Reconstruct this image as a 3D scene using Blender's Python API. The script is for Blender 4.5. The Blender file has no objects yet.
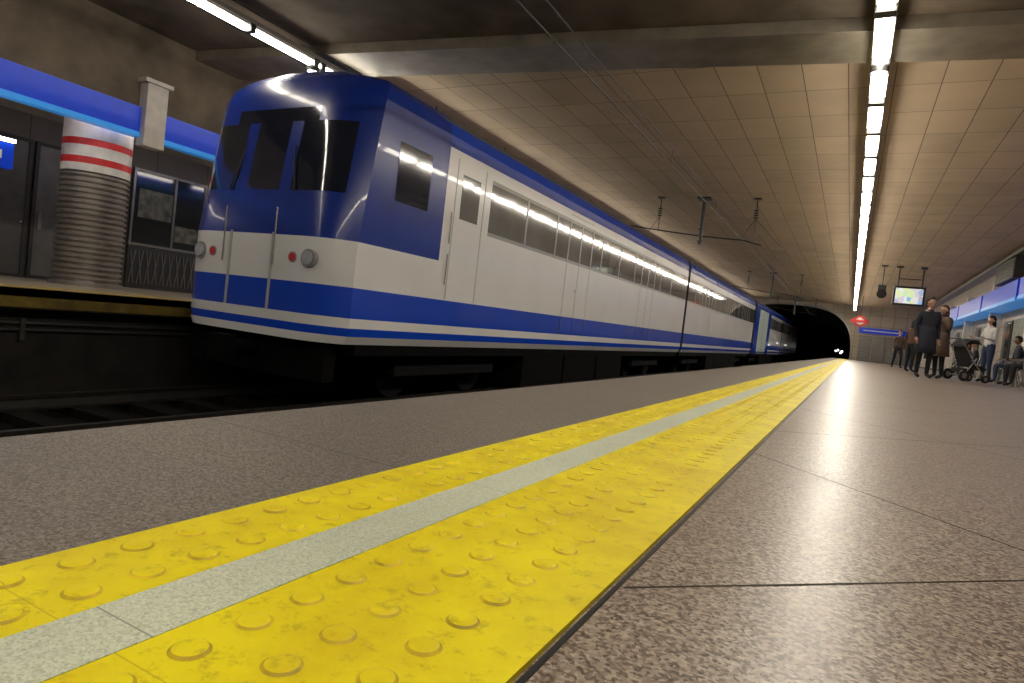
import bpy, math, random
from mathutils import Vector, Matrix
random.seed(7)
scene = bpy.context.scene
try:
    scene.view_settings.view_transform = 'Standard'
    scene.view_settings.look = 'None'
    scene.view_settings.exposure = 0.15
except Exception as e:
    print(e)

# ------------------------------------------------------------------ materials
def mk(name, col, rough=0.5, metal=0.0, spec=0.5, var=0.12, scale=6.0, bump=0.0, bscale=60.0,
       emit=None, estr=0.0, coat=0.0, col2=None):
    m = bpy.data.materials.new(name); m.use_nodes = True
    nt = m.node_tree; b = nt.nodes['Principled BSDF']
    b.inputs['Roughness'].default_value = rough
    b.inputs['Metallic'].default_value = metal
    b.inputs['Specular IOR Level'].default_value = spec
    b.inputs['Coat Weight'].default_value = coat
    tc = nt.nodes.new('ShaderNodeTexCoord')
    no = nt.nodes.new('ShaderNodeTexNoise'); no.inputs['Scale'].default_value = scale
    no.inputs['Detail'].default_value = 4
    nt.links.new(tc.outputs['Object'], no.inputs['Vector'])
    r = nt.nodes.new('ShaderNodeValToRGB')
    r.color_ramp.elements[0].position = 0.3; r.color_ramp.elements[1].position = 0.7
    c = Vector(col)
    lo = c*(1-var) if col2 is None else Vector(col2)
    hi = c*(1+var) if col2 is None else c
    r.color_ramp.elements[0].color = (*lo, 1); r.color_ramp.elements[1].color = (*hi, 1)
    nt.links.new(no.outputs['Fac'], r.inputs['Fac'])
    nt.links.new(r.outputs['Color'], b.inputs['Base Color'])
    if bump > 0:
        n2 = nt.nodes.new('ShaderNodeTexNoise'); n2.inputs['Scale'].default_value = bscale
        n2.inputs['Detail'].default_value = 3
        nt.links.new(tc.outputs['Object'], n2.inputs['Vector'])
        bp = nt.nodes.new('ShaderNodeBump'); bp.inputs['Strength'].default_value = bump
        bp.inputs['Distance'].default_value = 0.01
        nt.links.new(n2.outputs['Fac'], bp.inputs['Height'])
        nt.links.new(bp.outputs['Normal'], b.inputs['Normal'])
    if emit is not None:
        b.inputs['Emission Color'].default_value = (*emit, 1)
        b.inputs['Emission Strength'].default_value = estr
    return m

def N(nt, t, **kw):
    n = nt.nodes.new(t)
    for k, v in kw.items(): setattr(n, k, v)
    return n
def M(nt, op, a, b=None, c=None):
    n = nt.nodes.new('ShaderNodeMath'); n.operation = op
    for i, x in enumerate((a, b, c)):
        if x is None: continue
        if isinstance(x, (int, float)): n.inputs[i].default_value = x
        else: nt.links.new(x, n.inputs[i])
    return n.outputs[0]
def mixc(nt, f, a, b):
    n = nt.nodes.new('ShaderNodeMix'); n.data_type = 'RGBA'
    for i, x in ((0, f), (6, a), (7, b)):
        if isinstance(x, (int, float)): n.inputs[i].default_value = x
        elif isinstance(x, tuple): n.inputs[i].default_value = x
        else: nt.links.new(x, n.inputs[i])
    return n.outputs[2]
def linemask(nt, coord, period, offset, width):
    a = M(nt, 'SUBTRACT', coord, offset)
    a = M(nt, 'DIVIDE', a, period)
    fr = M(nt, 'FRACT', M(nt, 'ADD', a, 100.5))
    d = M(nt, 'ABSOLUTE', M(nt, 'SUBTRACT', fr, 0.5))
    return M(nt, 'LESS_THAN', d, width/period*0.5)

def granite(name, scale, stops, rough, joints=None, bump=0.15, spec=0.5, stain=0.85, jw=0.004, jcol=(0.03, 0.022, 0.015, 1)):
    m = bpy.data.materials.new(name); m.use_nodes = True
    nt = m.node_tree; b = nt.nodes['Principled BSDF']
    tc = N(nt, 'ShaderNodeTexCoord')
    dn = N(nt, 'ShaderNodeTexNoise'); dn.inputs['Scale'].default_value = scale*0.8
    nt.links.new(tc.outputs['Object'], dn.inputs['Vector'])
    vm = N(nt, 'ShaderNodeVectorMath', operation='MULTIPLY_ADD')
    nt.links.new(dn.outputs['Color'], vm.inputs[0]); vm.inputs[1].default_value = (0.9/scale,)*3
    nt.links.new(tc.outputs['Object'], vm.inputs[2])
    vo = N(nt, 'ShaderNodeTexVoronoi'); vo.inputs['Scale'].default_value = scale
    nt.links.new(vm.outputs[0], vo.inputs['Vector'])
    sep = N(nt, 'ShaderNodeSeparateColor'); nt.links.new(vo.outputs['Color'], sep.inputs[0])
    r = N(nt, 'ShaderNodeValToRGB')
    while len(r.color_ramp.elements) < len(stops): r.color_ramp.elements.new(0.5)
    for e, (p, c) in zip(r.color_ramp.elements, stops):
        e.position = p; e.color = (*c, 1)
    n2 = N(nt, 'ShaderNodeTexNoise'); n2.inputs['Scale'].default_value = scale*0.45; n2.inputs['Detail'].default_value = 5
    nt.links.new(tc.outputs['Object'], n2.inputs['Vector'])
    fac = M(nt, 'ADD', M(nt, 'MULTIPLY', sep.outputs[0], 0.5), M(nt, 'MULTIPLY', n2.outputs['Fac'], 0.5))
    nt.links.new(fac, r.inputs['Fac'])
    col = r.outputs['Color']
    n3 = N(nt, 'ShaderNodeTexNoise'); n3.inputs['Scale'].default_value = 2.2; n3.inputs['Detail'].default_value = 6
    nt.links.new(tc.outputs['Object'], n3.inputs['Vector'])
    mr = N(nt, 'ShaderNodeMapRange'); nt.links.new(n3.outputs['Fac'], mr.inputs[0])
    mr.inputs[1].default_value = 0.3; mr.inputs[2].default_value = 0.7; mr.inputs[3].default_value = stain; mr.inputs[4].default_value = 1.06
    hs = N(nt, 'ShaderNodeHueSaturation'); nt.links.new(col, hs.inputs['Color']); nt.links.new(mr.outputs[0], hs.inputs['Value'])
    col = hs.outputs[0]
    if joints:
        sx = N(nt, 'ShaderNodeSeparateXYZ'); nt.links.new(tc.outputs['Object'], sx.inputs[0])
        j = linemask(nt, sx.outputs[1], joints, 0.95, jw)
        col = mixc(nt, j, col, jcol)
    nt.links.new(col, b.inputs['Base Color'])
    rr = M(nt, 'ADD', M(nt, 'MULTIPLY', n3.outputs['Fac'], 0.12), rough-0.06)
    nt.links.new(rr, b.inputs['Roughness'])
    b.inputs['Specular IOR Level'].default_value = spec
    bp = N(nt, 'ShaderNodeBump'); bp.inputs['Strength'].default_value = bump; bp.inputs['Distance'].default_value = 0.004
    nt.links.new(fac, bp.inputs['Height']); nt.links.new(bp.outputs[0], b.inputs['Normal'])
    return m

def tiled(name, base, px, py, axis=('X', 'Y'), jw=0.012, jcol=(0.05, 0.04, 0.03), rough=0.7, var=0.18, bump=0.1):
    m = bpy.data.materials.new(name); m.use_nodes = True
    nt = m.node_tree; b = nt.nodes['Principled BSDF']
    tc = N(nt, 'ShaderNodeTexCoord')
    sx = N(nt, 'ShaderNodeSeparateXYZ'); nt.links.new(tc.outputs['Object'], sx.inputs[0])
    A = sx.outputs['XYZ'.index(axis[0])]; B = sx.outputs['XYZ'.index(axis[1])]
    j = M(nt, 'MAXIMUM', linemask(nt, A, px, 0.1, jw), linemask(nt, B, py, 0.2, jw))
    n = N(nt, 'ShaderNodeTexNoise'); n.inputs['Scale'].default_value = 1.3; n.inputs['Detail'].default_value = 6
    nt.links.new(tc.outputs['Object'], n.inputs['Vector'])
    cx = N(nt, 'ShaderNodeCombineXYZ')
    nt.links.new(M(nt, 'FLOOR', M(nt, 'DIVIDE', M(nt, 'SUBTRACT', A, 0.1), px)), cx.inputs[0])
    nt.links.new(M(nt, 'FLOOR', M(nt, 'DIVIDE', M(nt, 'SUBTRACT', B, 0.2), py)), cx.inputs[1])
    wn = N(nt, 'ShaderNodeTexWhiteNoise'); nt.links.new(cx.outputs[0], wn.inputs['Vector'])
    f = M(nt, 'ADD', M(nt, 'MULTIPLY', wn.outputs['Value'], 0.3), M(nt, 'MULTIPLY', n.outputs['Fac'], 0.7))
    c = Vector(base)
    col = mixc(nt, f, (*(c*(1-var*1.6)), 1), (*(c*(1+var)), 1))
    col = mixc(nt, j, col, (*jcol, 1))
    nt.links.new(col, b.inputs['Base Color']); b.inputs['Roughness'].default_value = rough
    bp = N(nt, 'ShaderNodeBump'); bp.inputs['Strength'].default_value = bump; bp.inputs['Distance'].default_value = 0.01
    nt.links.new(M(nt, 'SUBTRACT', n.outputs['Fac'], j), bp.inputs['Height']); nt.links.new(bp.outputs[0], b.inputs['Normal'])
    return m

G_right = granite('granite_polished', 250, [(0.24, (0.06, 0.042, 0.032)), (0.38, (0.155, 0.112, 0.085)), (0.5, (0.265, 0.205, 0.158)),
                                          (0.64, (0.36, 0.29, 0.23)), (0.8, (0.48, 0.405, 0.33))], 0.33, None, 0.05, 0.48, 0.92)
G_left = granite('granite_flamed', 330, [(0.24, (0.07, 0.057, 0.047)), (0.4, (0.125, 0.102, 0.085)), (0.55, (0.19, 0.158, 0.132)),
                                        (0.8, (0.28, 0.235, 0.198))], 0.48, 2.5, 0.2, 0.4, 0.8, 0.003)
M_white_strip = granite('pale_strip', 480, [(0.2, (0.40, 0.43, 0.32)), (0.5, (0.58, 0.61, 0.47)), (0.8, (0.68, 0.71, 0.56))], 0.5, 0.62, 0.15, 0.4, 0.85, 0.002, (0.3, 0.32, 0.24, 1))

def yellow_mat():
    m = bpy.data.materials.new('tactile_yellow'); m.use_nodes = True
    nt = m.node_tree; b = nt.nodes['Principled BSDF']
    tc = N(nt, 'ShaderNodeTexCoord')
    n1 = N(nt, 'ShaderNodeTexNoise'); n1.inputs['Scale'].default_value = 5; n1.inputs['Detail'].default_value = 8; n1.inputs['Roughness'].default_value = 0.65
    nt.links.new(tc.outputs['Object'], n1.inputs['Vector'])
    n2 = N(nt, 'ShaderNodeTexNoise'); n2.inputs['Scale'].default_value = 45; n2.inputs['Detail'].default_value = 8; n2.inputs['Roughness'].default_value = 0.75
    nt.links.new(tc.outputs['Object'], n2.inputs['Vector'])
    r = N(nt, 'ShaderNodeValToRGB'); nt.links.new(n1.outputs['Fac'], r.inputs[0])
    r.color_ramp.elements[0].position = 0.3; r.color_ramp.elements[0].color = (0.68, 0.50, 0.0, 1)
    r.color_ramp.elements[1].position = 0.62; r.color_ramp.elements[1].color = (0.90, 0.76, 0.0, 1)
    r2 = N(nt, 'ShaderNodeValToRGB'); nt.links.new(n2.outputs['Fac'], r2.inputs[0])
    r2.color_ramp.elements[0].position = 0.54; r2.color_ramp.elements[0].color = (0, 0, 0, 1)
    r2.color_ramp.elements[1].position = 0.74; r2.color_ramp.elements[1].color = (1, 1, 1, 1)
    col = mixc(nt, M(nt, 'MULTIPLY', r2.outputs[0], 0.75), r.outputs[0], (0.33, 0.22, 0.01, 1))
    sx = N(nt, 'ShaderNodeSeparateXYZ'); nt.links.new(tc.outputs['Object'], sx.inputs[0])
    col = mixc(nt, M(nt, 'MULTIPLY', linemask(nt, sx.outputs[1], 0.62, 0.3, 0.0015), 0.4), col, (0.35, 0.25, 0.01, 1))
    nt.links.new(col, b.inputs['Base Color']); b.inputs['Roughness'].default_value = 0.45
    b.inputs['Specular IOR Level'].default_value = 0.3
    bp = N(nt, 'ShaderNodeBump'); bp.inputs['Strength'].default_value = 0.6; bp.inputs['Distance'].default_value = 0.003
    nt.links.new(n2.outputs['Fac'], bp.inputs['Height']); nt.links.new(bp.outputs[0], b.inputs['Normal'])
    return m
M_yellow = yellow_mat()
M_ydirt = mk('tactile_rim_dirt', (0.58, 0.41, 0.005), 0.6, var=0.4, scale=40)
M_joint = mk('floor_joint', (0.045, 0.034, 0.026), 0.9)
M_ceil = tiled('ceiling_panels', (0.56, 0.43, 0.29), 0.62, 1.24, ('X', 'Y'), 0.014, jcol=(0.12, 0.09, 0.06))
M_conc = mk('concrete_brown', (0.13, 0.10, 0.07), 0.85, var=0.4, scale=1.5, bump=0.4, bscale=12)
M_beam = mk('beam_sheet', (0.27, 0.235, 0.185), 0.4, metal=0.4, var=0.25, scale=2.5)
M_wallR = tiled('wall_right_panels', (0.44, 0.36, 0.28), 1.2, 0.9, ('Y', 'Z'), 0.015, rough=0.5)
M_wallL = tiled('wall_left_panels', (0.135, 0.115, 0.095), 1.2, 1.45, ('Y', 'Z'), 0.02, rough=0.4)
M_wallE = tiled('wall_end_panels', (0.44, 0.37, 0.29), 0.9, 0.9, ('X', 'Z'), 0.02, rough=0.6)
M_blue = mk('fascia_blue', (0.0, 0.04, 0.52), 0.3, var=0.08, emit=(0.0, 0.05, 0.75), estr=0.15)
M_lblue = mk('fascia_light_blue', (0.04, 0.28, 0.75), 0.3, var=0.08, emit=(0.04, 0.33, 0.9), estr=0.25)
M_tblue = mk('train_blue', (0.008, 0.065, 0.56), 0.22, var=0.05, scale=1, coat=0.3)
M_tnavy = mk('train_cab_blue', (0.010, 0.035, 0.28), 0.25, var=0.15, scale=1, coat=0.3)
M_twhite = mk('train_white', (0.80, 0.79, 0.78), 0.25, var=0.04, scale=1, coat=0.3)
M_tglass = mk('train_window_glass', (0.19, 0.188, 0.182), 0.07, var=0.25, scale=0.8, spec=1.0, coat=1.0)
M_wscreen = mk('windscreen_glass', (0.012, 0.016, 0.03), 0.08, var=0.25, scale=0.8, spec=0.8, coat=0.5)
M_tgrey = mk('train_pillar_grey', (0.28, 0.28, 0.275), 0.3, var=0.05)
M_seam = mk('train_door_seam', (0.48, 0.48, 0.47), 0.4, var=0.05)
M_seamb = mk('train_door_seam_dark', (0.02, 0.03, 0.12), 0.4, var=0.05)
M_roof = mk('train_roof', (0.12, 0.12, 0.13), 0.5)
M_under = mk('underframe_black', (0.003, 0.003, 0.003), 0.9, var=0.3, spec=0.1)
M_underd = mk('bogie_black', (0.005, 0.005, 0.005), 0.85, var=0.3, spec=0.15)
M_red = mk('paint_red', (0.62, 0.03, 0.03), 0.4)
M_white = mk('paint_white', (0.72, 0.69, 0.64), 0.4)
M_soff = mk('soffit_white', (0.50, 0.46, 0.42), 0.6)
M_grey = mk('metal_grey', (0.30, 0.29, 0.27), 0.35, metal=0.6)
M_dgrey = mk('metal_dark', (0.045, 0.043, 0.042), 0.45, metal=0.2)
M_black = mk('black_plastic', (0.012, 0.012, 0.013), 0.4)
M_ballast = mk('ballast', (0.006, 0.005, 0.0045), 0.95, var=0.6, scale=14, bump=1.0, bscale=22, spec=0.1)
M_sleeper = mk('sleeper_dark', (0.008, 0.007, 0.006), 0.9, var=0.4, spec=0.1)
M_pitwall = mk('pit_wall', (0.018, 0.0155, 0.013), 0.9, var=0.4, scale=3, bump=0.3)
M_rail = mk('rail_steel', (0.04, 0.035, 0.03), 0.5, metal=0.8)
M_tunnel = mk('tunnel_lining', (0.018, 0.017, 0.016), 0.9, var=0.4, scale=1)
M_tube = mk('tube_light', (0.9, 0.9, 0.9), 0.4, emit=(1.0, 0.92, 0.78), estr=38)
M_tubeL = mk('tube_light_far', (0.9, 0.9, 0.9), 0.4, emit=(1.0, 0.93, 0.80), estr=22)
M_tubeS = mk('sign_tube_and_soffit_fill', (0.9, 0.9, 0.9), 0.4, emit=(1.0, 0.90, 0.78), estr=9)  # name sign tube, and the added fill row behind the fascia
M_lamp = mk('spot_lens', (0.9, 0.9, 0.9), 0.3, emit=(1.0, 0.95, 0.88), estr=4)
M_head = mk('headlight', (0.9, 0.9, 0.9), 0.2, emit=(1.0, 0.97, 0.92), estr=6)
M_headoff = mk('headlight_lens', (0.45, 0.46, 0.5), 0.08, spec=0.9)
M_opfloor = mk('far_platform_terrazzo', (0.30, 0.25, 0.19), 0.35, var=0.2, scale=30)
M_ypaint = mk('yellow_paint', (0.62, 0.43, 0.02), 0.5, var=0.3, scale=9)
M_ydark = mk('yellow_edge_dark', (0.17, 0.115, 0.012), 0.7, var=0.4, scale=5)  # darker yellow for the vertical face of the far platform edge
M_glassd = mk('shop_glass', (0.03, 0.034, 0.03), 0.08, spec=0.9)
M_poster = mk('poster_print', (0.30, 0.29, 0.23), 0.5, col2=(0.06, 0.08, 0.06), scale=7)
M_chrome = mk('chair_steel', (0.55, 0.54, 0.52), 0.25, metal=0.9)

# ------------------------------------------------------------------ mesh builder
class MB:
    def __init__(s): s.v = []; s.f = []; s.m = []; s.s = []; s.mats = []
    def mi(s, mat):
        if mat not in s.mats: s.mats.append(mat)
        return s.mats.index(mat)
    def add(s, vs, fs, mat, smooth=False):
        o = len(s.v); s.v += [tuple(v) for v in vs]
        if not isinstance(mat, list): mat = [mat]*len(fs)
        for f, m in zip(fs, mat):
            s.f.append(tuple(i+o for i in f)); s.m.append(s.mi(m)); s.s.append(smooth)
    def box(s, lo, hi, mat, rz=0, piv=None):
        x0, y0, z0 = lo; x1, y1, z1 = hi
        vs = [Vector(p) for p in ((x0,y0,z0),(x1,y0,z0),(x1,y1,z0),(x0,y1,z0),(x0,y0,z1),(x1,y0,z1),(x1,y1,z1),(x0,y1,z1))]
        if rz:
            c = Vector(piv) if piv else Vector(((x0+x1)/2, (y0+y1)/2, 0)); R = Matrix.Rotation(rz, 3, 'Z')
            vs = [R@(v-c)+c for v in vs]
        s.add(vs, [(0,3,2,1),(4,5,6,7),(0,1,5,4),(1,2,6,5),(2,3,7,6),(3,0,4,7)], mat)
    def cyl(s, p0, p1, r0, r1, mat, seg=16, caps=True, smooth=True):
        p0 = Vector(p0); p1 = Vector(p1); d = (p1-p0).normalized()
        a = Vector((1,0,0)) if abs(d.x) < 0.9 else Vector((0,1,0))
        u = d.cross(a).normalized(); w = d.cross(u)
        vs = []
        for p, r in ((p0, r0), (p1, r1)):
            for i in range(seg):
                t = 2*math.pi*i/seg; vs.append(p+(u*math.cos(t)+w*math.sin(t))*r)
        fs = [(i, (i+1) % seg, seg+(i+1) % seg, seg+i) for i in range(seg)]
        s.add(vs, fs, mat, smooth)
        if caps:
            s.add(vs, [tuple(range(seg))[::-1], tuple(range(seg, 2*seg))], mat, False)
    def path(s, pts, r, mat, seg=10):
        for a, b in zip(pts[:-1], pts[1:]): s.cyl(a, b, r, r, mat, seg)
        for p in pts[1:-1]: s.ell(p, (r, r, r), mat, 8, 6)
    def lathe(s, c, prof, mat, seg=32, smooth=True):
        vs = []; cx, cy = c
        for r, z in prof:
            for i in range(seg):
                t = 2*math.pi*i/seg; vs.append((cx+r*math.cos(t), cy+r*math.sin(t), z))
        fs = []; ms = []
        for k in range(len(prof)-1):
            for i in range(seg):
                fs.append((k*seg+i, k*seg+(i+1) % seg, (k+1)*seg+(i+1) % seg, (k+1)*seg+i))
                ms.append(mat(0.5*(prof[k][1]+prof[k+1][1])) if callable(mat) else mat)
        s.add(vs, fs, ms, smooth)
    def ell(s, c, r, mat, seg=14, rings=9, fn=None):
        vs = []; fs = []
        for j in range(rings+1):
            ph = math.pi*j/rings
            for i in range(seg):
                t = 2*math.pi*i/seg
                p = Vector((math.sin(ph)*math.cos(t), math.sin(ph)*math.sin(t), math.cos(ph)))
                if fn: p = fn(p)
                vs.append((c[0]+p.x*r[0], c[1]+p.y*r[1], c[2]+p.z*r[2]))
        for j in range(rings):
            for i in range(seg):
                fs.append((j*seg+i, (j+1)*seg+i, (j+1)*seg+(i+1) % seg, j*seg+(i+1) % seg))
        s.add(vs, fs, mat, True)
    def obj(s, name, parent=None, bevel=0, loc=None, rz=0):
        me = bpy.data.meshes.new(name)
        me.from_pydata(s.v, [], s.f)
        for m in s.mats: me.materials.append(m)
        me.polygons.foreach_set('material_index', s.m)
        me.polygons.foreach_set('use_smooth', s.s)
        me.update()
        o = bpy.data.objects.new(name, me); scene.collection.objects.link(o)
        if bevel:
            b = o.modifiers.new('bevel', 'BEVEL'); b.width = bevel; b.segments = 2; b.limit_method = 'ANGLE'
        if loc: o.location = loc
        if rz: o.rotation_euler = (0, 0, rz)
        if parent: o.parent = parent
        return o
def empty(name):
    e = bpy.data.objects.new(name, None); scene.collection.objects.link(e); return e

Y0, Y1 = -8.0, 60.0
EDGE = -1.24; OPE = -8.3; XR = 4.8; XL = -13.5; XF = -10.85; ZC = 4.5; ZB = -1.35

# ------------------------------------------------------------------ shell
b = MB(); b.box((-0.215, Y0, -0.15), (XR, Y1, 0), G_right); b.box((EDGE, Y0, -0.15), (-0.215, Y1, 0), G_left)
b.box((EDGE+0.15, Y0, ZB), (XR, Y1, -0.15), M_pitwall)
# diagonal slab joints
xa, xb = -0.20, XR-0.01
k = -5
while k < 30:
    o1 = 0.93+k*1.77; o2 = 1.70+k*1.77
    for (s_, o_) in ((1, o1), (-1, o2)):
        w = 0.0035
        pts = [(xa, s_*xa+o_-w, 0.0004), (xb, s_*xb+o_-w, 0.0004), (xb, s_*xb+o_+w, 0.0004), (xa, s_*xa+o_+w, 0.0004)]
        if min(p[1] for p in pts) > Y0 and max(p[1] for p in pts) < Y1: b.add(pts, [(0, 1, 2, 3)], M_joint)
    k += 1
b.obj('floor')
b = MB(); b.box((XL, Y0, -0.10), (OPE, Y1, 0), M_opfloor)
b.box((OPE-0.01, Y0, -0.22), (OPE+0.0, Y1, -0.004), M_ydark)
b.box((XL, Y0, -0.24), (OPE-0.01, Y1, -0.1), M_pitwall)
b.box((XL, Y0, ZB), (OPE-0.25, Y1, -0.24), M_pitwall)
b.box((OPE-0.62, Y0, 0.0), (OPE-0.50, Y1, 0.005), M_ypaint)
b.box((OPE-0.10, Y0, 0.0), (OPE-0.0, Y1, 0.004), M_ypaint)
b.obj('floor_far_platform')
b = MB()
for z in (-0.42, -0.5): b.path([(OPE-0.22, Y0, z), (OPE-0.22, Y1, z)], 0.02, M_dgrey, 8)
for k in range(20):
    y = -6+k*3.3; b.box((OPE-0.26, y, -0.62), (OPE-0.18, y+0.05, -0.36), M_dgrey)
b.obj('cable_conduit')
b = MB(); b.box((OPE-0.3, Y0, ZB-0.3), (EDGE+0.2, 120, ZB), M_ballast); b.obj('track_bed')
b = MB(); b.box((XF, Y0, ZC), (XR+0.3, Y1, ZC+0.2), M_ceil); b.obj('ceiling')
b = MB(); b.box((XR, Y0, ZB), (XR+0.3, Y1, ZC), M_wallR); b.obj('wall_right')
b = MB(); b.box((XL-0.3, Y0, ZB), (XL, Y1, 2.95), M_wallL); b.obj('wall_left')
b = MB(); b.box((XF-0.3, Y0, 3.06), (XF, Y1, ZC+0.2), M_conc); b.obj('wall_left_upper')
b = MB(); b.box((XL-0.3, Y0, 2.95), (XF-0.05, Y1, 3.05), M_soff); b.obj('ceiling_soffit')
b = MB(); b.box((XL-0.3, Y0-0.3, ZB), (XR+0.3, Y0, ZC+0.2), M_conc); b.obj('wall_back')
def arch(x, cx=-4.75, a=4.7, h=4.12):
    u = abs((x-cx)/a)
    return h*(max(0, 1-u**3))**(1/3)
b = MB(); n = 48; xs = [-4.75-4.7*math.cos(math.pi*i/n) for i in range(n+1)]
vs = []; fs = []
for x in xs: vs += [(x, Y1, arch(x)), (x, Y1, ZC+0.2)]
for i in range(n): fs.append((2*i, 2*i+2, 2*i+3, 2*i+1))
b.add(vs, fs, M_wallE)
b.box((xs[-1], Y1, ZB), (XR+0.3, Y1+0.3, ZC+0.2), M_wallE)
b.box((XL-0.3, Y1, ZB), (xs[0], Y1+0.3, ZC+0.2), M_wallE)
vs = []; fs = []
for x in xs:
    z = arch(x); vs += [(x, Y1-0.04, z), (x+(0.06 if x > -4.75 else -0.06), Y1-0.04, z+0.15)]
for i in range(n): fs.append((2*i, 2*i+2, 2*i+3, 2*i+1))
b.add(vs, fs, M_grey)
b.obj('wall_far')
b = MB(); vs = []; fs = []
for x in xs: vs += [(x, Y1+.31, arch(x)), (x, 120, arch(x))]
for i in range(n): fs.append((2*i, 2*i+1, 2*i+3, 2*i+2))
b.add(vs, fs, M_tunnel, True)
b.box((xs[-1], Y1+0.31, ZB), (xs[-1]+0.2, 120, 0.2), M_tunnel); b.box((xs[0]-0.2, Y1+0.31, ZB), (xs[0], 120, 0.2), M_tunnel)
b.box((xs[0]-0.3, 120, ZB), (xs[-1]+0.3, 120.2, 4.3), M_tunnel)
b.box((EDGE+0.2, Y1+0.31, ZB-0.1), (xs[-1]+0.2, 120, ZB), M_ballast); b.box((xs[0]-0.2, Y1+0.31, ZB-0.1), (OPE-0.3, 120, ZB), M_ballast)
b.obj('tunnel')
b = MB()
for (x, y, z) in ((-1.1, 90, 0.55), (-1.5, 96, 0.9), (-0.9, 84, 0.7), (-1.9, 104, 0.8)):
    b.cyl((x, y, ZB), (x, y, z), 0.03, 0.03, M_dgrey, 8); b.ell((x, y-0.05, z), (0.11, 0.08, 0.11), M_head, 10, 8)
b.obj('tunnel_signal_lamps')

b = MB()
def skew(x): return 0.13*x
def beam(y0, y1, z0, z1, mat):
    xa, xb = XF, XR
    vs = [(xa, y0+skew(xa), z0), (xb, y0+skew(xb), z0), (xb, y1+skew(xb), z0), (xa, y1+skew(xa), z0),
          (xa, y0+skew(xa), z1), (xb, y0+skew(xb), z1), (xb, y1+skew(xb), z1), (xa, y1+skew(xa), z1)]
    b.add(vs, [(0,3,2,1),(4,5,6,7),(0,1,5,4),(1,2,6,5),(2,3,7,6),(3,0,4,7)], mat)
beam(8.75, 9.7, 4.2, 4.49, M_beam)
beam(6.6, 8.74, 4.36, 4.49, M_conc)
beam(3.5, 4.4, 4.2, 4.49, M_conc)
b.obj('ceiling_beam')
b = MB(); b.box((XF, Y0, 4.42), (XR, 6.0, 4.49), M_conc); b.obj('ceiling_concrete_slab')

# ------------------------------------------------------------------ light rows
def light_row(name, x, z, w, ys, seg, mat, lampys, gap=0.09, top=4.5):
    b = MB()
    b.box((x-w*0.7, Y0+0.5, z+0.10), (x+w*0.7, 58, z+0.16), M_grey)
    y = ys
    while y < 57.5:
        b.box((x-w/2, y+gap, z), (x+w/2, y+seg-gap, z+0.055), mat)
        b.box((x-w*0.62, y-gap*0.7, z-0.012), (x+w*0.62, y+gap*0.7, z+0.10), M_dgrey)
        b.box((x-w*0.62, y+gap, z+0.055), (x+w*0.62, y+seg-gap, z+0.10), M_white)
        y += seg
    yy = Y0+1
    while yy < 58:
        b.cyl((x, yy, z+0.16), (x, yy, top-0.005), 0.012, 0.012, M_dgrey, 6); yy += 3
    for ly in lampys:
        b.cyl((x, ly, z-0.02), (x, ly, z+0.1), 0.07, 0.1, M_dgrey, 14)
        b.ell((x, ly, z-0.07), (0.09, 0.09, 0.09), M_lamp, 14, 10)
        b.cyl((x, ly, z-0.10), (x, ly, z-0.02), 0.11, 0.11, M_dgrey, 16, caps=False)
    return b.obj(name)
light_row('ceiling_tube_light_row', -0.10, 3.98, 0.16, 9.25-12*1.4, 1.4, M_tube, (9.25,), 0.11)
light_row('ceiling_tube_light_row', -8.2, 3.98, 0.12, 7.75-11*1.4, 1.4, M_tubeL, (7.6,), 0.06)
light_row('hidden_fill_light_row', -10.945, 2.76, 0.05, -6, 2.8, M_tubeS, (), 0.3, 2.95)  # added fill lights, hidden behind the fascia to brighten wall and column

# ------------------------------------------------------------------ tactile strip
b = MB()
b.box((-0.693, Y0, 0), (-0.552, Y1, 0.006), M_yellow)
b.box((-0.552, Y0, 0), (-0.473, Y1, 0.007), M_white_strip)
b.box((-0.473, Y0, 0), (-0.213, Y1, 0.006), M_yellow)
b.box((-0.210, Y0, 0), (-0.204, Y1, 0.0015), M_black)
prof = [(0.0180, 0.0), (0.0150, 0.0024), (0.0120, 0.0036), (0.0080, 0.0040), (0.0, 0.0042)]
def ymat(z): return M_ydirt if z < 0.0075 else M_yellow
yy = -0.1
while yy < 22:
    seg = 20 if yy < 3 else (10 if yy < 8 else 6)
    pr = prof if yy < 6 else [prof[0], prof[2], prof[4]]
    for x in (-0.655, -0.59, -0.435, -0.365, -0.295):
        wear = random.uniform(0.6, 1.05)
        b.lathe((x+random.uniform(-.001, .001), yy+(0.03 if x in (-0.365, -0.655) else 0)), [(r*0.93, 0.006+z*wear) for r, z in pr], ymat if yy < 6 else M_yellow, seg)
    yy += 0.0625
b.obj('tactile_paving_strip')

# ------------------------------------------------------------------ tracks
def track(cx):
    b = MB()
    for sx in (-0.8, 0.8):
        x = cx+sx
        b.box((x-0.07, Y0, ZB+0.10), (x+0.07, 119, ZB+0.12), M_rail)
        b.box((x-0.012, Y0, ZB+0.12), (x+0.012, 119, ZB+0.22), M_dgrey)
        b.box((x-0.035, Y0, ZB+0.22), (x+0.035, 119, ZB+0.26), M_rail)
    y = Y0+0.3
    while y < 100:
        b.box((cx-1.25, y, ZB+0.001), (cx+1.25, y+0.24, ZB+0.10), M_sleeper); y += 0.65
    b.obj('railway_track', bevel=0)
track(-2.85); track(-6.75)

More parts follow.
